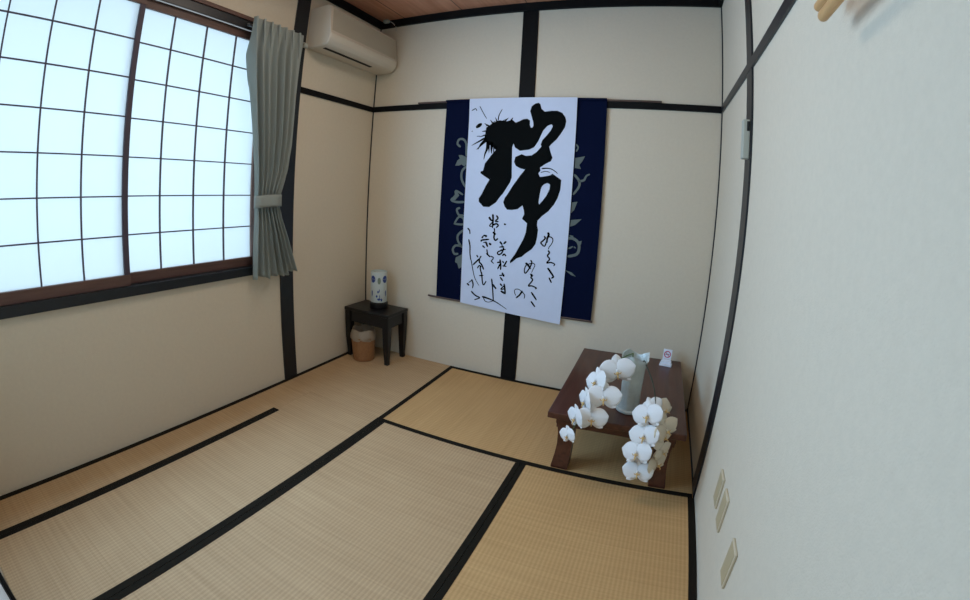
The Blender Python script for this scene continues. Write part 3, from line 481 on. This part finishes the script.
# ------------------------------------------------------------------ black side table with lamp, basket, outlet
st = thing('side_table', 'small black lacquer side table in the far left corner', 'side table', (0.195, -0.13, 0))
X0, X1, Y0, Y1, ZT = 0.016, 0.404, -0.268, -0.016, 0.370
at(st, MB().box((X0, Y0, ZT - 0.022), (X1, Y1, ZT), 0.005), 'table_top', M['black_lacquer'])
at(st, MB().box((X0 + .02, Y0 + .014, 0.268), (X1 - .02, Y0 + .030, ZT - .022)).box((X0 + .02, Y1 - .030, 0.268), (X1 - .02, Y1 - .014, ZT - .022))
   .box((X0 + .014, Y0 + .02, 0.268), (X0 + .030, Y1 - .02, ZT - .022)).box((X1 - .030, Y0 + .02, 0.268), (X1 - .014, Y1 - .02, ZT - .022)), 'apron', M['black_lacquer'])
for lx, sx in ((X0 + .028, -1), (X1 - .028, 1)):
    for ly, sy in ((Y0 + .028, -1), (Y1 - .028, 1)):
        l = MB(); rings = []
        for z, h, o_ in ((ZT - .022, .025, 0), (0.27, .025, 0), (0.14, .020, 0), (0.03, .016, -.001), (0.0005, .016, 0)):
            cx, cy = lx + o_ * sx, ly + o_ * sy
            rings.append([l.bm.verts.new((cx + a * h, cy + b_ * h, z)) for a, b_ in ((-1, -1), (1, -1), (1, 1), (-1, 1))])
        for a, b_ in zip(rings, rings[1:]):
            for k in range(4): l.bm.faces.new((a[k], a[(k + 1) % 4], b_[(k + 1) % 4], b_[k]))
        l.bm.faces.new(rings[0][::-1]); l.bm.faces.new(rings[-1])
        bmesh.ops.bevel(l.bm, geom=[e for e in l.bm.edges if abs(e.verts[0].co.z - e.verts[1].co.z) > .02], offset=0.004, segments=2, affect='EDGES')
        at(st, l, 'leg', M['black_lacquer'])

LX, LY = 0.222, -0.128
lp = thing('table_lamp', 'white cylindrical lamp with blue pattern standing on the black side table', 'lamp', (LX, LY, ZT))
at(lp, MB().lathe([(0.064, 0), (0.066, 0.004), (0.066, 0.040), (0.060, 0.046), (0.058, 0.048)], (LX, LY, ZT), 40), 'lamp_base', M['black_lacquer'], smooth=True)
sh = MB().lathe([(0.0575, 0.047), (0.059, 0.052), (0.059, 0.262), (0.057, 0.266), (0.050, 0.266), (0.050, 0.255)], (LX, LY, ZT), 48)
at(lp, sh, 'lamp_shade', M['ceramic'], smooth=True)
shade = [c for c in lp.children if c.name.startswith('lamp_shade')][-1]
def decal(az, z, ra, rz, shape):
    """patch on the cylinder, given in degrees around the lamp and height"""
    q = MB(); R_ = 0.0597; n = len(shape)
    pts = [(az + p[0] * ra, z + p[1] * rz) for p in shape]
    c = q.bm.verts.new((LX + (R_) * math.cos(az), LY + R_ * math.sin(az), ZT + z))
    vs = [q.bm.verts.new((LX + R_ * math.cos(a), LY + R_ * math.sin(a), ZT + zz)) for a, zz in pts]
    for k in range(n): q.bm.faces.new((c, vs[k], vs[(k + 1) % n]))
    return q
circ = [(math.cos(t * PI / 8), math.sin(t * PI / 8)) for t in range(16)]
leafs = [(0, 1), (.35, .5), (.3, -.3), (0, -1), (-.3, -.3), (-.35, .5)]
FA = math.atan2(-2.43, 1.82)                                # azimuth that faces into the room
def decals(lst, name, m):
    for az, z, ra, rz, s_ in lst:
        o = at(lp, decal(FA + az, z, ra, rz, s_), name, m)
        o.parent = shade; o.matrix_parent_inverse = Matrix.Identity(4)
lst = [(a * 2 * PI / 5, 0.215, 0.34, 0.026, circ) for a in (-0.62, 0.62, 2.5)] + [(a * 2 * PI / 5, 0.112, .3, 0.026, leafs) for a in (-.72, .72, 2.5)]
lst += [(-.1, 0.125, .30, .010, leafs), (.05, 0.134, .14, .015, leafs), (0, 0.072, .6, .009, leafs), (.1, 0.086, .13, .024, leafs), (-.25, 0.094, .34, .010, leafs), (.32, .068, .32, .012, leafs)]
decals(lst, 'blue_pattern', M['cobalt'])
decals([(0.02, 0.205, 0.20, 0.024, circ)] + [(a * 2 * PI / 5, 0.215, 0.17, 0.014, [(p[0], p[1]) for p in circ]) for a in (1.9, -1.9)], 'green_pattern', M['sage'])

BX, BY = 0.172, -0.243
bk = thing('waste_basket', 'small tan woven waste basket with clear liner beneath the black side table', 'waste basket', (BX, BY, 0.0015))
at(bk, MB().lathe([(0.070, 0.0015), (0.074, 0.004), (0.082, 0.09), (0.088, 0.172), (0.090, 0.178), (0.086, 0.178), (0.080, 0.09), (0.069, 0.012)], (BX, BY, 0), 40), 'woven_body', M['wicker'], smooth=True)
def crinkle(a, i): return (1 + 0.03 * math.sin(7 * a + i) + 0.03 * math.sin(13 * a + 2 * i), 0.004 * math.sin(5 * a + i))
at(bk, MB().lathe([(0.0895, 0.158), (0.0915, 0.17), (0.0905, 0.184), (0.086, 0.203), (0.078, 0.232), (0.074, 0.228), (0.080, 0.19), (0.078, 0.16)], (BX, BY, 0), 64, crinkle), 'plastic_liner', M['liner'], smooth=True)

ol = thing('wall_outlet', 'pale wall outlet with plugged-in lamp cord behind the black side table', 'outlet', (0.225, 0, 0.125))
at(ol, MB().box((0.195, -0.008, 0.07), (0.262, 0.0, 0.185), 0.003), 'cover_plate', M['white_plastic'])
at(ol, MB().box((0.205, -0.034, 0.128), (0.232, -0.008, 0.156), 0.004), 'plug', M['cord'])
at(ol, MB().box((0.230, -0.030, 0.092), (0.252, -0.008, 0.112), 0.004), 'plug', M['white_plastic'])
at(ol, MB().tube([(0.218, -0.034, 0.142), (0.235, -0.05, 0.14), (0.262, -0.05, 0.118), (0.265, -0.04, 0.15), (0.255, -0.02, 0.22), (0.25, -0.012, 0.28)], 0.003, 8), 'cord', M['cord'], smooth=True)

# ------------------------------------------------------------------ low table
lt = thing('low_table', 'low dark red-brown wooden table in the far right corner', 'table', (1.98, -0.45, 0.0014))
X0, X1, Y0, Y1, ZT = 1.676, 2.276, -0.898, -0.008, 0.312
at(lt, MB().box((X0, Y0, ZT - 0.030), (X1, Y1, ZT), 0.004, 3), 'table_top', M['rosewood'])
apr = MB()
def apron_poly(a, b, ztop, zlow):
    n = 14; L = b - a; pts = [(a, ztop), (b, ztop)]
    low = [(a + L * (1 - k / n), zlow - 0.022 * (abs(1 - 2 * k / n) ** 6)) for k in range(n + 1)]
    return pts + low
apr.prism(apron_poly(X0 + .06, X1 - .06, ZT - .030, 0.232), 1, Y0 + .045, Y0 + .065)
apr.prism(apron_poly(X0 + .06, X1 - .06, ZT - .030, 0.232), 1, Y1 - .055, Y1 - .035)
apr.prism(apron_poly(Y0 + .06, Y1 - .06, ZT - .030, 0.232), 0, X0 + .035, X0 + .055)
apr.prism(apron_poly(Y0 + .06, Y1 - .06, ZT - .030, 0.232), 0, X1 - .055, X1 - .035)
at(lt, apr, 'apron', M['rosewood'])
for lx, sx in ((X0 + .080, -1), (X1 - .080, 1)):
    for ly, sy in ((Y0 + .084, -1), (Y1 - .084, 1)):
        l = MB(); rings = []
        for z, h, o_ in ((ZT - .030, .043, .002), (0.245, .043, .002), (0.225, .039, -.001), (0.19, .036, -.003), (0.13, .034, -.003), (0.08, .035, .000), (0.035, .038, .004), (0.012, .039, .006), (0.0014, .038, .006)):
            cx, cy = lx + o_ * sx, ly + o_ * sy
            rings.append([l.bm.verts.new((cx + a * h, cy + b_ * h, z)) for a, b_ in ((-1, -1), (1, -1), (1, 1), (-1, 1))])
        for a, b_ in zip(rings, rings[1:]):
            for k in range(4): l.bm.faces.new((a[k], a[(k + 1) % 4], b_[(k + 1) % 4], b_[k]))
        l.bm.faces.new(rings[0][::-1]); l.bm.faces.new(rings[-1])
        at(lt, l, 'leg', M['rosewood'])

# vase
VX, VY, VH = 2.012, -0.745, 0.262
va = thing('flower_vase', 'pale grey-green fluted vase with wavy rim on the low table', 'vase', (VX, VY, ZT))
def flute(a, i):
    k = min(1.0, i / 9)
    return (1 + (0.025 + 0.05 * k) * math.cos(5 * a + 0.6 + 0.25 * i) + 0.012 * math.cos(11 * a), (0.012 * k ** 3) * math.sin(3 * a + 0.5))
vp = [(0.050, 0.0), (0.055, 0.004), (0.055, 0.012), (0.047, 0.018), (0.045, 0.05), (0.044, 0.10), (0.045, 0.15), (0.047, 0.20), (0.050, 0.235), (0.056, 0.258), (0.060, 0.266), (0.055, 0.264), (0.048, 0.24), (0.040, 0.20), (0.036, 0.03)]
at(va, MB().lathe(vp, (VX, VY, ZT), 72, flute), 'vase_body', M['celadon'], smooth=True)

# ------------------------------------------------------------------ orchids
def petal(mb, ang, length, width, start, cup, F, c, shape=1.0, twist=0.0):
    """one petal in the flower frame F=(right, up, out)"""
    R_, U_, N_ = F
    d = R_ * math.cos(ang) + U_ * math.sin(ang); sd = N_.cross(d)
    def f(u, v):
        t = 0.5 - 0.5 * math.cos(PI * u); q_ = 0.10 + 0.90 * t ** shape
        w = width * max(0.02, 1 - abs(2 * q_ - 1) ** 2.2) ** 0.5
        s_ = (v - 0.5) * 2
        L = start + (length - start) * t
        bulge = cup * (t - 0.75 * t * t) - 0.10 * length * s_ * s_ * (w / max(width, 1e-6)) + twist * s_ * t
        bulge += 0.012 * length * math.sin(9 * v + 5 * t)
        return c + d * (L * (1 - 0.05 * s_ * s_)) + sd * (w * 0.5 * s_) + N_ * bulge
    mb.grid(f, 10, 8)
def flower(root, c, n, size, roll=0.0, m='petal', lip=True):
    c = Vector(c); N_ = Vector(n).normalized(); up = Vector((0, 0, 1))
    R_ = up.cross(N_).normalized(); U_ = N_.cross(R_).normalized()
    R2 = R_ * math.cos(roll) + U_ * math.sin(roll); U2 = N_.cross(R2).normalized(); F = (R2, U2, N_)
    r = size / 2
    q = MB()
    for a, L, w in ((PI / 2, 0.98, 0.62), (PI / 2 + 2.25, 0.92, 0.56), (PI / 2 - 2.25, 0.92, 0.56)):
        petal(q, a, r * L, r * w, r * 0.05, -r * 0.05, F, c - N_ * r * 0.05)
    for a in (0.20, PI - 0.20): petal(q, a, r * 1.08, r * 1.22, r * 0.04, r * 0.10, F, c, 0.88)
    off = Vector((0, 0, 0)); off += root.location
    o = at(root, q, 'blossom', M[m], smooth=True, solid=0.0012)
    if lip:
        l = MB()
        t = bmesh.new(); bmesh.ops.create_uvsphere(t, u_segments=12, v_segments=8, radius=1)
        Mx = Matrix((( R2.x, U2.x, N_.x, 0), (R2.y, U2.y, N_.y, 0), (R2.z, U2.z, N_.z, 0), (0, 0, 0, 1)))
        l.merge(t, Matrix.Translation(c + N_ * r * 0.14 - U2 * r * 0.12) @ Mx @ Matrix.Diagonal((r * .085, r * .11, r * .10, 1)))
        l.tube([c + N_ * r * .10 - U2 * r * .18, c + N_ * r * .24 - U2 * r * .30, c + N_ * r * .22 - U2 * r * .44], r * .055, 8, r * .03)
        for s_ in (-1, 1): l.tube([c + N_ * r * .1 - U2 * r * .12, c + N_ * r * .16 - U2 * r * .14 + R2 * s_ * r * .16, c + N_ * r * .22 - U2 * r * .04 + R2 * s_ * r * .2], r * .04, 8, r * .02)
        bmesh.ops.translate(l.bm, vec=-off, verts=l.bm.verts)
        l.build('lip', M['lip'], o, smooth=True)
        k = MB(); t = bmesh.new(); bmesh.ops.create_uvsphere(t, u_segments=10, v_segments=6, radius=r * .085)
        k.merge(t, Matrix.Translation(c + N_ * r * .13 + U2 * r * .04))
        bmesh.ops.translate(k.bm, vec=-off, verts=k.bm.verts)
        k.build('column', M[m], o, smooth=True)
    return o
def spline(pts, n=8):
    P = [Vector(p) for p in pts]; Q = []
    for i in range(len(P) - 1):
        p0, p1, p2, p3 = P[max(i - 1, 0)], P[i], P[i + 1], P[min(i + 2, len(P) - 1)]
        for k in range(n):
            t = k / n
            Q.append(0.5 * ((2 * p1) + (p2 - p0) * t + (2 * p0 - 5 * p1 + 4 * p2 - p3) * t * t + (3 * p1 - p0 - 3 * p2 + p3) * t ** 3))
    return Q + [P[-1]]
def spray(label, path, flowers, base, stem_m='stem'):
    o = thing('orchid_spray', label, 'orchid', base, 'white orchid sprays in the vase')
    sp = spline(path)
    stm = MB().tube(sp, 0.0028, 8, 0.0016)
    for c, n, *_ in flowers:                                             # short stalk from the stem to each blossom
        c = Vector(c); nn = Vector(n).normalized(); q = min(sp, key=lambda p: (p - c + nn * .02).length)
        stm.tube([q, (q + c) / 2 - nn * 0.012 + Vector((0, 0, .008)), c - nn * 0.004], 0.0016, 6)
    at(o, stm, 'stem', M[stem_m], smooth=True)
    for c, n, size, roll, m in flowers: flower(o, c, n, size, roll, m)
    return o
CAMV = Vector((2.030, -2.568, 1.231))
def tow(c, dx=0, dy=0, dz=0):            # blossoms look roughly into the room, each turned its own way
    d = (CAMV - Vector(c)).normalized(); return (d.x + dx, d.y + dy, d.z + dz)
c = dict(F1=(1.942, -.82, .522), F2=(1.862, -.87, .480), F3=(1.908, -.92, .437), F4=(1.832, -.91, .400), F5=(1.874, -.95, .346), F6=(1.806, -.95, .335), F7=(1.788, -.98, .262),
         R1=(2.095, -0.96, 0.408), R2=(2.096, -.98, .325), R3=(2.080, -1.0, .255), R4=(2.100, -1.0, .164), B0=(2.112, -.90, .425), B1=(2.160, -.89, .405), B2=(2.18, -0.965, 0.361), B3=(2.172, -.952, .318), B4=(2.172, -.975, .205), B5=(2.185, -.965, .258))
spray('white orchid spray arching out of the vase over the left part of the table',
      [(VX - .005, VY, ZT + .05), (VX - .015, VY - .005, ZT + .25), (1.990, -.765, .588), (1.93, -.785, .55), (1.885, -.83, .495), (1.868, -.87, .42), (1.845, -.91, .36), (1.812, -.945, .30), (1.79, -.965, .262)],
      [(c['F1'], tow(c['F1'], .05, 0, -.15), .150, .22, 'petal'), (c['F2'], (-.80, -.65, .25), .132, .5, 'petal'), (c['F3'], tow(c['F3'], -.05, 0, -.15), .142, .12, 'petal'),
       (c['F4'], (-.88, -.5, -.05), .128, .3, 'petal'), (c['F5'], tow(c['F5'], .0, 0, -.2), .132, .1, 'petal'), (c['F6'], (-.82, -.65, -.05), .125, .3, 'petal'), (c['F7'], (-.65, -.85, .05), .092, .4, 'petal')], (VX, VY, ZT + .05))
spray('white orchid spray hanging over the right front edge of the table',
      [(VX + .01, VY - .005, ZT + .05), (VX + .03, VY - .015, ZT + .24), (2.065, -.79, .545), (2.105, -.85, .485), (2.125, -.905, .41), (2.125, -.945, .33), (2.118, -.955, .25), (2.118, -.965, .19), (2.108, -.985, .165)],
      [(c['R1'], tow(c['R1'], -.50, .05, -.12), .134, .42, 'petal'), (c['R2'], tow(c['R2'], -.48, .05, -.15), .132, .38, 'petal'), (c['R3'], tow(c['R3'], -.50, 0, -.15), .130, .35, 'petal'), (c['R4'], tow(c['R4'], -.12, 0, -.2), .124, .15, 'petal'),
       (c['B0'], tow(c['B0'], .25, .2, .2), .090, .5, 'petal'), (c['B1'], (.45, -.6, .6), .108, .9, 'petal_cream'), (c['B2'], (.62, -.85, .2), .118, .5, 'petal_cream'), (c['B3'], (.7, -.6, .45), .124, .6, 'petal_cream'),
       (c['B4'], (.75, -.6, .15), .118, .2, 'petal_cream'), (c['B5'], (.75, -.6, .1), .096, .3, 'petal_cream')], (VX, VY, ZT + .05), 'leaf_dark')

# no smoking card
ns = thing('no_smoking_sign', 'tiny white no smoking card standing at the back right of the low table', 'sign', (2.183, -0.10, ZT))
rot_ = Matrix.Translation((2.183, -0.10, ZT)) @ Matrix.Rotation(math.radians(-9), 4, 'Z') @ Matrix.Scale(1.2, 4)
tilt = Matrix.Translation((0, 0.0, 0)) @ Matrix.Rotation(math.radians(-10), 4, 'X')
def sign_part(mb, name, m, tl=True, **k):
    bmesh.ops.transform(mb.bm, matrix=rot_ @ (tilt if tl else Matrix.Identity(4)), verts=mb.bm.verts)
    return at(ns, mb, name, m, **k)
sign_part(MB().box((-.021, -.0012, .004), (.021, .0012, .078), .0008), 'card', M['card'])
sign_part(MB().box((-.030, -.024, 0), (.030, .012, .010), .002).box((-.026, -.010, .008), (.026, .008, .022), .002), 'stand', M['card'], False)
rg = MB(); n = 28; r0, r1 = .0125, .0168
for k in range(n):
    a, b_ = 2 * PI * k / n, 2 * PI * (k + 1) / n
    rg.flat([[(r0 * math.cos(a), .053 + r0 * math.sin(a)), (r1 * math.cos(a), .053 + r1 * math.sin(a)), (r1 * math.cos(b_), .053 + r1 * math.sin(b_)), (r0 * math.cos(b_), .053 + r0 * math.sin(b_))]], -.0012, .0004)
rg.flat([[(-.0105, .0615), (-.0085, .0635), (.0105, .0445), (.0085, .0425)]], -.0016, .0004)
sign_part(rg, 'prohibition_ring', M['red'])
sign_part(MB().flat([[(-.010, .0510), (.006, .0510), (.006, .0545), (-.010, .0545)]], -.0012, .0003).flat([[(.0068, .051), (.0095, .051), (.0095, .0545), (.0068, .0545)]], -.0012, .0003), 'cigarette_symbol', M['blackprint'])
sign_part(MB().flat([[(-.013, .029), (.013, .029), (.013, .0305), (-.013, .0305)]], -.0012, .0003), 'rule', M['grille'])

# cover plates on the right wall
def plate(label, y0, y1, z0, z1):
    o = thing('wall_plate', label, 'wall plate', (W, (y0 + y1) / 2, z0), 'beige plates on the right wall')
    at(o, MB().box((W - .008, y0, z0), (W, y1, z1), .0025), 'frame', M['plate_edge'])
    at(o, MB().box((W - .0095, y0 + .006, z0 + .007), (W - .006, y1 - .006, z1 - .007), .001), 'cover', M['plate'])
    return o
plate('beige wall plate on the right wall farthest from the viewer, overlapped by another', -1.297, -1.230, .266, .386)
plate('middle beige wall plate of three low on the right wall', -1.416, -1.348, .264, .392)
plate('beige wall plate lowest in view, nearest the viewer on the right wall', -1.648, -1.578, .264, .392)

bx = thing('wall_sensor_box', 'slim grey plastic box on the black post of the right wall', 'plastic box', (W - .01, -.85, 1.43))
at(bx, MB().box((W - .036, -.872, 1.430), (W - .008, -.832, 1.580), .004), 'cover', M['grey_box'])
at(bx, MB().box((W - .022, -.8738, 1.535), (W - .011, -.868, 1.572), .001), 'socket', M['dark'])

wr = thing('wall_rod_rack', 'pair of pale round wooden rods on the right wall at the top edge', 'wooden rods', (2.33, -2.0, 1.60))
at(wr, MB().tube([(2.315, -2.25, 1.584), (2.315, -1.9, 1.584), (2.315, -1.800, 1.584)], .0105, 16, round_end=True), 'rod', M['pale_wood'], smooth=True)
at(wr, MB().tube([(2.322, -2.25, 1.617), (2.322, -1.9, 1.617), (2.320, -1.768, 1.617)], .0095, 16, round_end=True), 'rod', M['pale_wood'], smooth=True)
at(wr, MB().box((2.298, -2.2, 1.56), (W, -2.165, 1.64), .004), 'wall_bracket', M['pale_wood'])

# ------------------------------------------------------------------ outside and light
struct('eave', MB().box((-0.85, -3.2, 2.34), (-0.105, -0.4, 2.37)), M['trim'])
def area(name, loc, rot, sx, sy, power, color):
    l = bpy.data.lights.new(name, 'AREA'); l.shape = 'RECTANGLE'; l.size = sx; l.size_y = sy; l.energy = power; l.color = color
    o = bpy.data.objects.new(name, l); COL.objects.link(o); o.location = loc; o.rotation_euler = rot; return o
area('daylight_outside', (-1.6, -1.8, 1.6), (0, -PI / 2, 0), 3.0, 3.6, P_OUT, (0.86, 0.96, 1.0))
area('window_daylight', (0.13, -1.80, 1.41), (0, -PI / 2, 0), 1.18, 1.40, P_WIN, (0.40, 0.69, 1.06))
area('ceiling_fill', (1.05, -1.25, 2.40), (0, 0, 0), 0.5, 0.5, P_CEIL, (1.0, 0.88, 0.76))  # unseen fill light added under the ceiling to brighten the back wall
w = bpy.data.worlds.new('sky'); w.use_nodes = True; SC.world = w
w.node_tree.nodes['Background'].inputs[0].default_value = (0.55, 0.72, 1.0, 1); w.node_tree.nodes['Background'].inputs[1].default_value = 0.5

# ------------------------------------------------------------------ camera
cam = bpy.data.cameras.new('camera'); co = bpy.data.objects.new('camera', cam); COL.objects.link(co)
co.location = (2.0302, -2.5677, 1.2313); co.rotation_mode = 'XYZ'; co.rotation_euler = (CAM_RX, CAM_RY, CAM_RZ)
cam.type = 'PANO'; cam.panorama_type = 'FISHEYE_LENS_POLYNOMIAL'; cam.sensor_fit = 'HORIZONTAL'; cam.sensor_width = 36
cam.fisheye_fov = math.radians(178)
cam.fisheye_polynomial_k0 = 0.0
cam.fisheye_polynomial_k1, cam.fisheye_polynomial_k2, cam.fisheye_polynomial_k3, cam.fisheye_polynomial_k4 = KPOLY
cam.shift_x, cam.shift_y = -0.0111133, -0.1091403
cam.clip_start = 0.01; cam.clip_end = 50
SC.camera = co
SC.view_settings.view_transform = 'Standard'; SC.view_settings.look = 'None'; SC.view_settings.gamma = 1.0
SC.view_settings.use_curve_mapping = False; SC.view_settings.exposure = EXPO
SC.cycles.use_denoising = True; SC.cycles.max_bounces = 10; SC.cycles.diffuse_bounces = 6
